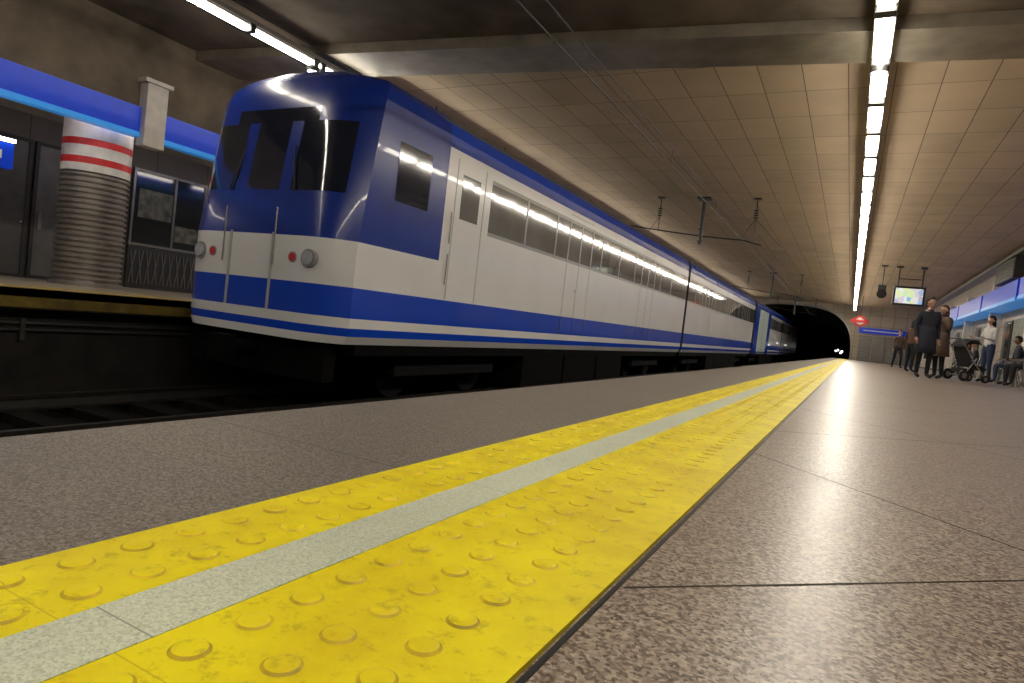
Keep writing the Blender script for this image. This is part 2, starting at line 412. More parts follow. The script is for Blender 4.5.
# ------------------------------------------------------------------ train
train = empty('commuter_train')
CX = -6.75; RZ = ZB+0.26
rows = [(1.38, -0.26), (1.44, -0.16), (1.45, -0.06), (1.45, 0.06), (1.45, 0.43), (1.45, 0.98), (1.45, 1.54), (1.45, 1.60), (1.45, 2.36), (1.45, 2.42), (1.45, 2.60),
        (1.45, 2.76), (1.41, 2.93), (1.29, 3.05), (1.02, 3.13), (0.55, 3.18), (0.0, 3.19)]
def rowmat(zc, cab=False):
    if cab and zc > 0.95 and zc < 3.0: return M_tnavy
    if zc < -0.16: return M_twhite
    if zc < -0.06: return M_tblue
    if zc < 0.06: return M_twhite
    if zc < 0.43: return M_tblue
    if zc < 1.54: return M_twhite
    if zc < 2.42: return M_tgrey if (zc < 1.6 or zc > 2.36) else M_tglass
    if zc < 2.60: return M_twhite
    if zc < 2.97: return M_tblue
    return M_roof
YN = 5.55; CR = 0.28
def nosebase(z): return YN+(0 if z < 1.0 else 0.14*(z-1.0))+(0.25*((z-2.76)/0.43)**2 if z > 2.76 else 0)
def bulge(u): return CR*max(0.0, (abs(u)-0.55)/0.45)**2.4+0.03*u*u
def car(name, ya, yb, nose=False):
    b = MB()
    R = len(rows)
    st = []
    y = ya if not nose else 8.8
    while y < yb-0.01:
        st.append(y); y += 1.25
    st.append(yb)
    if nose: st = [None, 'b'] + st
    def ypos(s, z):
        if s is None: return nosebase(z)+bulge(1)
        if s == 'b': return 7.55
        return s
    for sd in (-1, 1):
        vs = []; fs = []; ms = []
        for s in st:
            for (x, z) in rows: vs.append((CX+sd*x, ypos(s, z), z))
        for k in range(len(st)-1):
            for j in range(R-1):
                q = (k*R+j, (k+1)*R+j, (k+1)*R+j+1, k*R+j+1)
                if sd < 0: q = q[::-1]
                zc = (rows[j][1]+rows[j+1][1])/2
                mm = rowmat(zc, nose and st[k] is None)
                if nose and st[k] == 'b' and 1.54 < zc < 2.42: mm = M_twhite
                fs.append(q); ms.append(mm)
        b.add(vs, fs, ms, False)
    for sd in (-1, 1):
        x0 = CX+sd*1.447; x1 = CX+sd*1.456
        lo, hi = min(x0, x1), max(x0, x1)
        y = (10.1 if nose else ya+1.2)
        i = 0
        while y < yb-1.0:
            if i % 4 == 2:
                for dy_ in (-0.65, 0.0, 0.65):
                    b.box((lo, y+dy_-0.01, 0.45), (hi, y+dy_+0.01, 1.53), M_seam)
                    b.box((lo, y+dy_-0.01, 0.06), (hi, y+dy_+0.01, 0.43), M_seamb)
                    b.box((lo, y+dy_-0.03, 1.54), (hi, y+dy_+0.03, 2.42), M_tgrey)
                b.box((lo, y-0.65, 2.5), (hi, y+0.65, 2.53), M_seam)
                b.cyl((x1, y-0.08, 1.0), (x1+sd*0.015, y-0.08, 1.0), 0.03, 0.03, M_seam, 10)
            else:
                b.box((lo, y-0.03, 1.56), (hi, y+0.03, 2.4), M_tgrey)
            y += 1.3; i += 1
    if nose:
        for sd in (-1, 1):
            x0 = CX+sd*1.448; x1 = CX+sd*1.456; lo, hi = min(x0, x1), max(x0, x1)
            b.box((lo, 6.45, 1.6), (hi, 7.15, 2.35), M_wscreen)
            b.box((lo, 7.95, 1.65), (hi, 8.45, 2.3), M_tglass)
            for yy in (7.8, 8.6):
                b.box((lo, yy-0.01, 0.45), (hi, yy+0.01, 2.5), M_seam)
            for zz in (0.9, 1.5): b.cyl((x1+sd*.03, 7.7, zz-.25), (x1+sd*.03, 7.7, zz+.2), 0.012, 0.012, M_chrome, 8)
    def cap(y, sgn):
        vs = [(CX+x, y, z) for x, z in rows]+[(CX-x, y, z) for x, z in rows[::-1][1:]]
        f = tuple(range(len(vs)))
        b.add(vs, [f if sgn > 0 else f[::-1]], M_dgrey)
    cap(yb, 1)
    if not nose: cap(ya, -1)
    else:
        C = 60; vs = []; fs = []; ms = []
        fr = rows[:-1]
        for (x, z) in fr:
            for c in range(C+1):
                u = -1+2*c/C
                vs.append((CX+u*x, nosebase(z)+bulge(u), z))
        for j in range(len(fr)-1):
            for c in range(C):
                zc = (fr[j][1]+fr[j+1][1])/2; u = abs(-1+2*(c+0.5)/C)
                fs.append((j*(C+1)+c, j*(C+1)+c+1, (j+1)*(C+1)+c+1, (j+1)*(C+1)+c))
                if 1.54 < zc < 2.42 and (u < 0.2 or 0.33 < u < 0.86): m = M_wscreen
                elif 2.42 < zc < 2.6 and u < 0.5: m = M_wscreen
                elif zc > 0.95: m = M_tnavy
                else: m = rowmat(zc)
                ms.append(m)
        b.add(vs, fs, ms, True)
        # front closure of the domed roof
        top = [(CX+u*0.55, nosebase(3.18)+bulge(u), 3.18) for u in [-1+2*c/20 for c in range(21)]]
        b.add(top+[(CX, nosebase(3.18)+0.4, 3.19)], [(i, i+1, 21) for i in range(20)], M_roof, True)
        for sx in (-0.98, 0.98):
            yf = nosebase(0.72)+bulge(0.98/1.45)
            b.cyl((CX+sx, yf+0.06, 0.72), (CX+sx, yf-0.03, 0.72), 0.12, 0.11, M_tgrey, 24)
            b.cyl((CX+sx, yf-0.02, 0.72), (CX+sx, yf-0.04, 0.72), 0.085, 0.08, M_headoff, 24)
            b.cyl((CX+sx*0.74, yf+0.05, 0.72), (CX+sx*0.74, yf-0.03, 0.72), 0.07, 0.065, M_tgrey, 18)
            b.cyl((CX+sx*0.74, yf-0.03, 0.72), (CX+sx*0.74, yf-0.035, 0.72), 0.05, 0.05, M_red, 18)
            b.cyl((CX+sx*0.6, nosebase(1.54)-0.02, 1.52), (CX+sx*0.45, nosebase(2.1)-0.02, 2.1), 0.012, 0.01, M_black, 6)
        for ux in (-0.38, 0.38):
            b.box((CX+ux-0.012, YN-0.02, 0.06), (CX+ux+0.012, YN+0.02, 1.0), M_seam)
            b.cyl((CX+ux*1.2, YN-0.05, 0.6), (CX+ux*1.2, YN-0.05, 1.3), 0.012, 0.012, M_chrome, 8)
        b.box((CX-1.2, 5.75, -0.75), (CX+1.2, 5.95, -0.26), M_under)
        b.cyl((CX, 5.8, -0.45), (CX, 5.3, -0.45), 0.09, 0.09, M_under, 14)
        b.box((CX-0.15, 5.18, -0.6), (CX+0.15, 5.34, -0.3), M_under)
    b.obj(name, train)
    u = MB()
    u.box((CX-1.36, ya+(0.5 if nose else 0.1), -0.40), (CX+1.36, yb-0.1, -0.24), M_under)
    y = ya+5.2
    while y < yb-6.0:
        u.box((CX-1.34, y, -0.98), (CX+1.34, y+1.9, -0.4), M_under); y += 2.0
    for by in (ya+3.0, yb-3.0):
        for dy_ in (-1.05, 1.05):
            for sx in (-0.8, 0.8):
                x = CX+sx
                u.cyl((x-0.06, by+dy_, RZ+0.43), (x+0.06, by+dy_, RZ+0.43), 0.42, 0.42, M_underd, 24)
                u.cyl((x+math.copysign(0.06, sx), by+dy_, RZ+0.43), (x+math.copysign(0.14, sx), by+dy_, RZ+0.43), 0.14, 0.12, M_underd, 14)
            u.cyl((CX-0.8, by+dy_, RZ+0.43), (CX+0.8, by+dy_, RZ+0.43), 0.08, 0.08, M_under, 10)
        for sx in (-1.08, 1.08):
            u.box((CX+sx-0.07, by-1.4, -0.72), (CX+sx+0.07, by+1.4, -0.5), M_underd)
            u.cyl((CX+sx, by-0.3, -0.5), (CX+sx, by-0.3, -0.3), 0.12, 0.12, M_underd, 12)
            u.cyl((CX+sx, by+0.3, -0.5), (CX+sx, by+0.3, -0.3), 0.12, 0.12, M_underd, 12)
    u.obj(name+'_underframe', train)
car('cab_car', 5.6, 22.7, True)
car('middle_car', 23.0, 40.6)
car('passenger_car', 41.2, 58.6)
car('tail_car', 59.1, 76.5)
g = MB()
for (a, c) in ((22.7, 23.0), (40.6, 41.2), (58.6, 59.1)):
    k = 5
    for i in range(k):
        ya = a+(c-a)*i/k; yb = a+(c-a)*(i+1)/k; w = 1.3+(0.06 if i % 2 else 0)
        g.box((CX-w, ya, -0.1), (CX+w, yb, 2.9), M_tgrey if a < 23 else M_black)
g.obj('gangway_bellows', train)
g = MB()
x0 = CX+1.455
g.box((x0, 41.25, -0.24), (x0+0.02, 43.0, 2.75), M_tblue)
g.box((x0, 43.0, -0.1), (x0+0.015, 47.8, 2.6), mk('door_pale', (0.55, 0.66, 0.60), 0.3))
g.box((x0, 47.8, -0.24), (x0+0.02, 49.3, 2.75), M_tblue)
g.box((x0+0.015, 45.3, -0.1), (x0+0.02, 45.4, 2.6), M_tgrey)
g.obj('side_doors', train)

# ------------------------------------------------------------------ far platform
b = MB()
segs = [(-7.99, 6.40), (6.80, 14), (14.1, 22), (22.1, 30), (30.1, 38), (38.1, 46), (46.1, 59.9)]
for a, c in segs:
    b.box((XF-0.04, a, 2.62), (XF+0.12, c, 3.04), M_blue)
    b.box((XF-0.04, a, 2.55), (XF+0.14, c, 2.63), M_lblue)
b.obj('blue_fascia_band')
b = MB(); b.box((XF+0.005, 6.42, 2.42), (XF+0.22, 6.78, 3.45), M_soff); b.box((XF+0.005, 6.36, 3.45), (XF+0.26, 6.84, 3.52), M_soff)
b.obj('fascia_bracket', bevel=0.01)
M_colg = mk('column_corrugated', (0.30, 0.27, 0.24), 0.35, metal=0.5)
def colmat(z):
    if z < 1.86: return M_colg
    if 1.98 < z < 2.09 or 2.27 < z < 2.38: return M_red
    return M_white
def column(y, nm='round_column'):
    pr = [(0.54, 0.0), (0.54, 0.06), (0.47, 0.07)]
    z = 0.10
    while z < 1.84:
        pr += [(0.465, z), (0.505, z+0.02), (0.505, z+0.05), (0.465, z+0.07)]; z += 0.088
    pr += [(0.50, 1.86), (0.50, 1.98), (0.502, 2.09), (0.50, 2.18), (0.502, 2.27), (0.502, 2.38), (0.50, 2.5), (0.50, 2.945)]
    b = MB(); b.lathe((-11.5, y), pr, colmat, 48, False)
    b.obj(nm)
for y in (-1.8, 6.2, 14.2, 22.2, 30.2): column(y)

def frame_panel(b, y0, y1, z0, z1, mat_in, mat_fr, t=0.06, d=0.06, x=XL+0.002):
    b.box((x, y0, z0), (x+d*0.5, y1, z1), mat_in)
    b.box((x, y0, z0), (x+d, y0+t, z1), mat_fr); b.box((x, y1-t, z0), (x+d, y1, z1), mat_fr)
    b.box((x, y0+t, z1-t), (x+d, y1-t, z1), mat_fr); b.box((x, y0+t, z0), (x+d, y1-t, z0+t), mat_fr)
M_door = mk('door_grey', (0.12, 0.11, 0.10), 0.35, metal=0.3)
M_door2 = mk('door_paler', (0.17, 0.16, 0.145), 0.35, metal=0.3)
dn = 1; wn = 1
y = -6.0
while y < 54:
    b = MB(); frame_panel(b, y, y+1.15, 0, 2.5, M_door, M_dgrey); frame_panel(b, y+1.2, y+2.35, 0, 2.5, M_door2, M_dgrey)
    b.cyl((XL+0.06, y+1.02, 1.0), (XL+0.11, y+1.02, 1.0), 0.025, 0.025, M_chrome, 10)
    b.box((XL+0.03, y+1.3, 0.9), (XL+0.09, y+1.36, 1.25), M_chrome)
    b.obj('door_%d' % dn); dn += 1
    b = MB(); frame_panel(b, y+3.0, y+4.7, 0.9, 2.5, M_glassd, M_grey, 0.05)
    b.box((XL+.002, y+3.0, 0.0), (XL+0.06, y+4.7, 0.88), M_dgrey)
    b.box((XL+0.033, y+3.15, 1.5), (XL+0.045, y+3.9, 2.1), M_poster)
    b.box((XL+0.033, y+4.0, 1.1), (XL+0.045, y+4.55, 1.45), M_poster)
    b.box((XL+0.04, y+3.92, 0.9), (XL+0.06, y+3.97, 2.5), M_grey)
    for k in range(10): b.cyl((XL+0.09, y+3.05+k*0.17, 0.1), (XL+0.09, y+3.15+k*0.17, 0.8), 0.008, 0.008, M_grey, 6); b.cyl((XL+0.09, y+3.15+k*0.17, 0.1), (XL+0.09, y+3.05+k*0.17, 0.8), 0.008, 0.008, M_grey, 6)
    b.obj('window_%d' % wn); wn += 1
    y += 5.5
b = MB(); frame_panel(b, 10.2, 10.45, 1.4, 2.4, M_poster, M_grey, 0.03, 0.05, XL+0.01); b.obj('wall_poster')
b = MB(); b.box((-11.3, 3.0, 1.62), (-11.15, 4.85, 1.98), M_blue); b.box((-11.16, 3.0, 2.0), (-11.11, 4.85, 2.05), M_tubeS)
b.box((-11.149, 3.3, 1.75), (-11.14, 4.7, 1.87), M_white)
for yy in (3.2, 4.6): b.cyl((-11.22, yy, 1.98), (-11.22, yy, 2.94), 0.015, 0.015, M_grey, 8)
b.obj('station_name_sign')

# ------------------------------------------------------------------ catenary
def support(y):
    b = MB()
    b.box((-4.55, y-0.15, 4.44), (-4.15, y+0.15, 4.498), M_dgrey)
    b.cyl((-4.35, y, 4.49), (-4.35, y, 3.1), 0.055, 0.055, M_dgrey, 14)
    for z in (3.55, 3.2): b.cyl((-4.35, y, z-0.03), (-4.35, y, z+0.03), 0.085, 0.085, M_dgrey, 14)
    b.path([(-4.35, y, 3.35), (-3.1, y, 3.28), (-2.6, y, 3.15)], 0.02, M_dgrey)
    b.path([(-4.35, y, 3.35), (-5.8, y, 3.5), (-6.6, y, 3.6)], 0.02, M_dgrey)
    for x in (-5.66, -2.85):
        b.box((x-0.1, y-0.08, 4.46), (x+0.1, y+0.08, 4.498), M_dgrey)
        b.cyl((x, y, 4.49), (x, y, 4.15), 0.015, 0.015, M_dgrey, 8)
        for k in range(4): b.cyl((x, y, 4.15-k*0.07), (x, y, 4.12-k*0.07), 0.075, 0.045, M_dgrey, 14)
        b.cyl((x, y, 3.9), (x, y, 3.45), 0.012, 0.012, M_dgrey, 8)
        b.path([(x, y, 3.9), (x-0.28, y, 3.44)], 0.008, M_dgrey, 6)
    b.path([(-2.85, y, 3.9), (-2.2, y+1.2, 3.3)], 0.008, M_dgrey, 6)
    b.obj('overhead_wire_support')
for y in (19.5, 39, 56): support(y)
b = MB()
for x in (-3.1, -6.85):
    for z, r in ((3.22, 0.010), (3.5, 0.009)):
        zz = z+(0.12 if x < -5 else 0)
        b.cyl((x, Y0+.01, zz), (x, 119, zz), r, r, M_dgrey, 8)
    y = -5
    while y < 58:
        b.cyl((x, y, 3.22+(0.12 if x < -5 else 0)), (x, y, 3.5+(0.12 if x < -5 else 0)), 0.004, 0.004, M_dgrey, 5); y += 4
b.obj('overhead_contact_wire')
# ------------------------------------------------------------------ monitors etc.
def screen_mat():
    m = bpy.data.materials.new('screen_picture'); m.use_nodes = True
    nt = m.node_tree; bs = nt.nodes['Principled BSDF']
    tc = N(nt, 'ShaderNodeTexCoord'); vo = N(nt, 'ShaderNodeTexVoronoi'); vo.inputs['Scale'].default_value = 4.0
    nt.links.new(tc.outputs['Object'], vo.inputs['Vector'])
    r = N(nt, 'ShaderNodeValToRGB'); s = N(nt, 'ShaderNodeSeparateColor'); nt.links.new(vo.outputs['Color'], s.inputs[0]); nt.links.new(s.outputs[0], r.inputs[0])
    cs = [(0, (0.30, 0.5, 0.42)), (0.3, (0.65, 0.7, 0.35)), (0.5, (0.75, 0.82, 0.78)), (0.8, (0.4, 0.35, 0.45)), (1, (0.2, 0.4, 0.6))]
    while len(r.color_ramp.elements) < 5: r.color_ramp.elements.new(0.5)
    for e, (p, c) in zip(r.color_ramp.elements, cs): e.position = p; e.color = (*c, 1)
    nt.links.new(r.outputs[0], bs.inputs['Base Color']); nt.links.new(r.outputs[0], bs.inputs['Emission Color']); bs.inputs['Emission Strength'].default_value = 0.8
    bs.inputs['Roughness'].default_value = 0.2
    return m
M_screen = screen_mat()
b = MB()
x, y, z = 1.95, 33, 3.2
b.box((x-0.6, y-0.12, z-0.42), (x+0.6, y+0.12, z+0.42), M_black)
b.box((x-0.52, y-0.13, z-0.33), (x+0.52, y-0.119, z+0.33), M_screen)
for dx_ in (-0.45, 0.45):
    b.cyl((x+dx_, y, z+0.42), (x+dx_, y, 4.49), 0.03, 0.03, M_dgrey, 10)
    b.box((x+dx_-0.12, y-0.12, 4.42), (x+dx_+0.12, y+0.12, 4.498), M_dgrey)
b.cyl((x-0.45, y, z+0.75), (x+0.45, y, z+0.75), 0.02, 0.02, M_dgrey, 8)
b.obj('hanging_television_monitor', bevel=0.01)
b = MB(); x = 0.9
b.cyl((x, 33, 4.49), (x, 33, 3.55), 0.025, 0.025, M_dgrey, 8); b.box((x-0.13, 32.85, 4.44), (x+0.13, 33.15, 4.498), M_dgrey)
b.cyl((x, 32.75, 3.2), (x, 33.2, 3.3), 0.2, 0.12, M_black, 18); b.box((x-0.16, 32.95, 3.3), (x+0.16, 33.1, 3.62), M_black)
b.obj('loudspeaker')
b = MB(); x, y, z = 0.32, 50, 2.75
def diamond(w, h, yy, mat, th=0.02):
    vs = [(x-w, yy, z), (x, yy, z-h), (x+w, yy, z), (x, yy, z+h)]
    vs += [(p[0], yy+th, p[2]) for p in vs]
    b.add(vs, [(0,1,2,3), (7,6,5,4), (0,4,5,1), (1,5,6,2), (2,6,7,3), (3,7,4,0)], mat)
diamond(0.62, 0.42, 50, M_red, 0.12); diamond(0.42, 0.27, 49.985, M_white)
b.box((x-0.5, 49.97, z-0.09), (x+0.5, 49.984, z+0.09), M_red)
b.cyl((x, 50.06, z+0.4), (x, 50.06, 4.495), 0.025, 0.025, M_dgrey, 8)
b.obj('station_diamond_sign')
b = MB(); b.box((0.4, 59.86, 2.3), (3.9, 59.99, 2.75), M_blue); b.box((0.7, 59.84, 2.48), (3.5, 59.859, 2.58), M_white); b.obj('blue_exit_sign')
b = MB()
for k in range(4):
    x0 = 0.5+k*1.0
    b.box((x0, 59.9, 0), (x0+0.9, 59.99, 2.1), M_door2)
    for i in range(14): b.box((x0+0.04, 59.87, 0.1+i*0.14), (x0+0.86, 59.9, 0.17+i*0.14), M_grey)
b.obj('roller_shutter')

# right wall
XW = XR-0.004
b = MB()
y = 12.0
while y < 59:
    ye = min(y+5.7, 59.95)
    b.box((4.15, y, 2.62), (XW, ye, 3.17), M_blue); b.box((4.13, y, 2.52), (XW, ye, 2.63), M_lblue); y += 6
b.obj('blue_fascia_band')
b = MB()
for k in range(10):
    y = 11.85+k*6
    if y < 59: b.box((4.45, y-0.12, 0), (XW, y+0.12, 3.6), M_white); b.box((4.4, y-0.14, 0), (XW, y+0.14, 0.12), M_grey)
b.obj('wall_pilaster')
b = MB()
for k in range(8):
    y = 13+k*6
    if y < 56:
        b.box((4.7, y, 0.9), (XW, y+1.9, 2.2), M_grey); b.box((4.69, y+0.06, 0.96), (4.702, y+1.84, 2.14), M_poster)
        b.box((4.74, y+2.4, 0), (XW, y+3.6, 2.15), M_dgrey); b.box((4.72, y+2.5, 0.1), (4.745, y+3.5, 2.05), M_glassd)
b.obj('advertising_panel')
b = MB(); b.box((4.35, 26, 3.45), (XW, 29, 4.15), M_dgrey)
for k in range(8): b.box((4.32, 26.05, 3.5+k*0.08), (4.36, 28.95, 3.53+k*0.08), M_grey)
b.obj('ventilation_grille')
b = MB(); b.box((4.4, Y0+.01, 4.25), (XW, Y1-.01, 4.36), M_grey); b.obj('trim_cable_tray')

# ------------------------------------------------------------------ seats
def chair(x, y, rz):
    b = MB()
    for i in range(9):
        xx = -0.22+i*0.055
        b.path([(xx, -0.24, 0.43), (xx, -0.2, 0.45), (xx, 0.17, 0.43), (xx, 0.25, 0.55), (xx, 0.31, 0.86)], 0.011, M_chrome, 6)
    for yy, zz in ((-0.24, 0.43), (0.17, 0.43), (0.31, 0.86)): b.cyl((-0.25, yy, zz), (0.25, yy, zz), 0.016, 0.016, M_chrome, 8)
    for sx in (-0.24, 0.24):
        b.path([(sx, -0.24, 0.43), (sx, -0.26, 0.0)], 0.018, M_chrome, 8); b.path([(sx, 0.17, 0.43), (sx, 0.25, 0.0)], 0.018, M_chrome, 8)
        b.path([(sx, -0.2, 0.44), (sx, -0.2, 0.65), (sx, 0.26, 0.65)], 0.014, M_chrome, 8)
    b.obj('metal_chair', loc=(x, y, 0), rz=rz)
for (x, y) in ((3.95, 19.9), (3.95, 20.6), (3.95, 21.3), (3.95, 22.0), (3.95, 22.7), (4.0, 29.2), (4.0, 29.9), (4.0, 30.6), (4.0, 31.3)):
    chair(x, y, -math.pi/2)

# ------------------------------------------------------------------ people
def skin_mesh(verts, edges, radii, sub=1):
    me = bpy.data.meshes.new('tmp'); me.from_pydata([tuple(v) for v in verts], edges, [])
    o = bpy.data.objects.new('tmp', me); scene.collection.objects.link(o)
    md = o.modifiers.new('s', 'SKIN'); md.use_smooth_shade = True
    if sub:
        sb = o.modifiers.new('u', 'SUBSURF'); sb.levels = sub; sb.render_levels = sub
    sv = me.skin_vertices[0].data
    for i, r in enumerate(radii):
        sv[i].radius = r if isinstance(r, tuple) else (r, r); sv[i].use_root = (i == 0)
    dg = bpy.context.evaluated_depsgraph_get(); dg.update()
    em = bpy.data.meshes.new_from_object(o.evaluated_get(dg))
    V = [v.co.copy() for v in em.vertices]; F = [tuple(p.vertices) for p in em.polygons]
    bpy.data.objects.remove(o); bpy.data.meshes.remove(me); bpy.data.meshes.remove(em)
    return V, F
def segd(p, a, b):
    d = b-a; t = max(0, min(1, (p-a).dot(d)/max(d.length_squared, 1e-9)))
    return (p-(a+d*t)).length

SK = mk('skin_tone', (0.45, 0.26, 0.18), 0.5); SK2 = mk('skin_tone_dark', (0.28, 0.15, 0.10), 0.5)
M_eyew = mk('eye_white', (0.7, 0.7, 0.68), 0.2); M_eye = mk('eye_iris', (0.03, 0.015, 0.01), 0.2); M_lip = mk('lips', (0.35, 0.10, 0.09), 0.5)
M_shoe = mk('shoe_leather', (0.015, 0.012, 0.01), 0.35)

def person(name, loc, rz, pose, top, legs, hairm, skin=SK, s=1.0, hairlong=False, coat=False, arms=None, bag=None, female=False, head_turn=0):
    b = MB()
    w = 0.9 if female else 1.0
    if pose == 'stand' or pose == 'walk':
        st = 0.0 if pose == 'stand' else 0.17
        P = dict(pel=(0,0,.95), sp=(0,.005,1.12), ch=(0,.0,1.30), nb=(0,.01,1.45), nk=(0,-.005,1.56),
                 hl=(.09,0,.90), kl=(.10,-.02-st,.50), al=(.105,.02-st*1.2,.085), tl=(.125,-.15-st*1.2,.035),
                 hr=(-.09,0,.90), kr=(-.10,-.01+st*.5,.50), ar=(-.105,.03+st*1.7,.085), tr=(-.125,-.14+st*1.6,.035))
    else:
        P = dict(pel=(0,.10,.53), sp=(0,.13,.70), ch=(0,.12,.89), nb=(0,.09,1.04), nk=(0,.06,1.15),
                 hl=(.09,.05,.52), kl=(.13,-.36,.51), al=(.12,-.38,.085), tl=(.14,-.55,.035),
                 hr=(-.09,.05,.52), kr=(-.13,-.36,.52), ar=(-.12,-.34,.085), tr=(-.14,-.51,.035))
    ch = Vector(P['nb'])
    A = arms or 'down'
    for sd, k in ((1, 'l'), (-1, 'r')):
        S = ch+Vector((sd*.175*w, 0, -.035))
        if A == 'down': E = S+Vector((sd*.05, .03, -.29)); W = E+Vector((sd*.0, -.07, -.25))
        elif A == 'lap': E = S+Vector((sd*.06, -.04, -.28)); W = E+Vector((-sd*.08, -.23, -.04))
        elif A == 'push': E = S+Vector((sd*.05, -.06, -.27)); W = E+Vector((-sd*.02, -.25, .02))
        elif A == 'raise':
            if sd > 0: E = S+Vector((.06, -.10, -.25)); W = E+Vector((-.06, -.12, .22))
            else: E = S+Vector((-.05, .03, -.28)); W = E+Vector((0, -.07, -.25))
        P['s'+k] = S; P['e'+k] = E; P['w'+k] = W
    keys = ['pel','sp','ch','nb','nk','hl','kl','al','tl','hr','kr','ar','tr','sl','el','wl','sr','er','wr']
    r_ = dict(pel=(.145*w,.115), sp=(.125*w,.10), ch=(.15*w,.115), nb=.075, nk=.052, hl=.095, kl=.062, al=.042, tl=.038, hr=.095, kr=.062, ar=.042, tr=.038,
               sl=.068, el=.046, wl=.031, sr=.068, er=.046, wr=.031)
    thick = 1.25 if coat else 1.08
    R = []
    for k in keys:
        r = r_[k]
        if k in ('pel','sp','ch','sl','el','sr','er','hl','hr'): r = tuple(x*thick for x in r) if isinstance(r, tuple) else r*thick
        R.append(r)
    ed = [('pel','sp'),('sp','ch'),('ch','nb'),('nb','nk'),('pel','hl'),('hl','kl'),('kl','al'),('al','tl'),('pel','hr'),('hr','kr'),('kr','ar'),('ar','tr'),
          ('ch','sl'),('sl','el'),('el','wl'),('ch','sr'),('sr','er'),('er','wr')]
    V, F = skin_mesh([P[k] for k in keys], [(keys.index(a), keys.index(c)) for a, c in ed], R, 2)
    lab = {('pel','sp'): top, ('sp','ch'): top, ('ch','nb'): top, ('nb','nk'): skin, ('al','tl'): M_shoe, ('ar','tr'): M_shoe,
           ('ch','sl'): top, ('sl','el'): top, ('el','wl'): top, ('ch','sr'): top, ('sr','er'): top, ('er','wr'): top}
    PV = {k: Vector(P[k]) for k in keys}
    ms = []
    for f in F:
        c = sum((V[i] for i in f), Vector())/len(f)
        e = min(ed, key=lambda q: segd(c, PV[q[0]], PV[q[1]]))
        ms.append(lab.get(e, legs))
    b.add(V, F, ms, True)
    for sd, k in ((1, 'l'), (-1, 'r')):
        W = Vector(P['w'+k]); d = (W-Vector(P['e'+k])).normalized()
        side = Vector((0, 1, 0)) if abs(d.z) > 0.6 else Vector((1, 0, 0))
        side = (side-d*side.dot(d)).normalized(); nrm = d.cross(side)
        V, F = skin_mesh([W-d*.01, W+d*.03, W+d*.075], [(0,1),(1,2)], [(.027,.02),(.038,.018),(.036,.014)], 1)
        b.add(V, F, skin, True)
        for i, (o, L) in enumerate(((-.027,.062),(-.009,.075),(.009,.07),(.026,.055))):
            p0 = W+d*.07+side*o; p1 = p0+d*L*.55+nrm*.008; p2 = p1+d*L*.5+nrm*.022
            V, F = skin_mesh([p0-d*.01, p1, p2], [(0,1),(1,2)], [.009,.0085,.007], 1); b.add(V, F, skin, True)
        p0 = W+d*.03-side*.025; V, F = skin_mesh([p0, p0+d*.03-side*.028+nrm*.008, p0+d*.06-side*.032+nrm*.016], [(0,1),(1,2)], [.012,.010,.008], 1); b.add(V, F, skin, True)
    hc = Vector(P['nk'])+Vector((0, -.015, .10)); HR = (.076, .096, .118)
    RT = Matrix.Rotation(head_turn, 3, 'Z')
    hb = MB()
    def shape(p):
        q = p.copy()
        if p.z < 0: q.x *= 1-.30*(-p.z); q.y *= 1-.12*(-p.z)
        if p.y < 0 and abs(p.x) < .22 and -.35 < p.z < .12: q.y -= .20*(1-abs(p.x)/.22)*(1-abs(p.z+.18)/.30 if abs(p.z+.18) < .3 else 0)
        if p.y < 0 and .02 < p.z < .18 and .2 < abs(p.x) < .55: q.y += .05
        if p.y < -.5 and p.z < -.75: q.y -= .06
        return q
    hb.ell((0,0,0), HR, skin, 28, 20, shape)
    for sx in (-1, 1):
        hb.ell((sx*.076, .01, -.005), (.012, .02, .03), skin, 8, 6)
        hb.ell((sx*.03, -.084, .008), (.013, .008, .008), M_eyew, 8, 6); hb.ell((sx*.03, -.0905, .008), (.006, .004, .006), M_eye, 8, 6)
        hb.ell((sx*.03, -.088, .03), (.018, .006, .004), hairm, 8, 4)
    hb.ell((0, -.086, -.052), (.024, .008, .006), M_lip, 10, 6)
    def hs(p):
        q = p.copy()
        if p.y < -.15 and p.z < .38: q = Vector((p.x*.85, p.y*.72, p.z))
        if p.z < -.35 and not hairlong: q = q*.8
        return q
    hb.ell((0, .006, .012), (.086, .106, .122), hairm, 24, 18, hs)
    if hairlong:
        hb.ell((0, .055, -.10), (.085, .055, .15), hairm, 16, 12)
    for i, v in enumerate(hb.v): hb.v[i] = tuple(RT@Vector(v)+hc)
    o = len(b.v); b.v += hb.v
    for f, m, sm in zip(hb.f, hb.m, hb.s): b.f.append(tuple(i+o for i in f)); b.m.append(b.mi(hb.mats[m])); b.s.append(sm)
    nb = Vector(P['nb'])
    b.lathe((nb.x, nb.y), [(.088, nb.z-.01), (.078, nb.z+.03), (.066, nb.z+.055)], top, 16)
    if coat:
        pr = [(.0, 1.15), (.15, 1.13), (.165, .98), (.175, .85), (.19, .70), (.205, .55), (.20, .55), (.17, .85)]
        vs = []; fs = []; seg = 28
        for r, z in pr:
            for i in range(seg):
                t = 2*math.pi*i/seg; rr = r*(1+.05*math.sin(5*t)*(1.1-z))
                vs.append((rr*1.12*math.cos(t), rr*.82*math.sin(t), z))
        for j in range(len(pr)-1):
            for i in range(seg): fs.append((j*seg+i, j*seg+(i+1) % seg, (j+1)*seg+(i+1) % seg, (j+1)*seg+i))
        b.add(vs, fs, top, True)
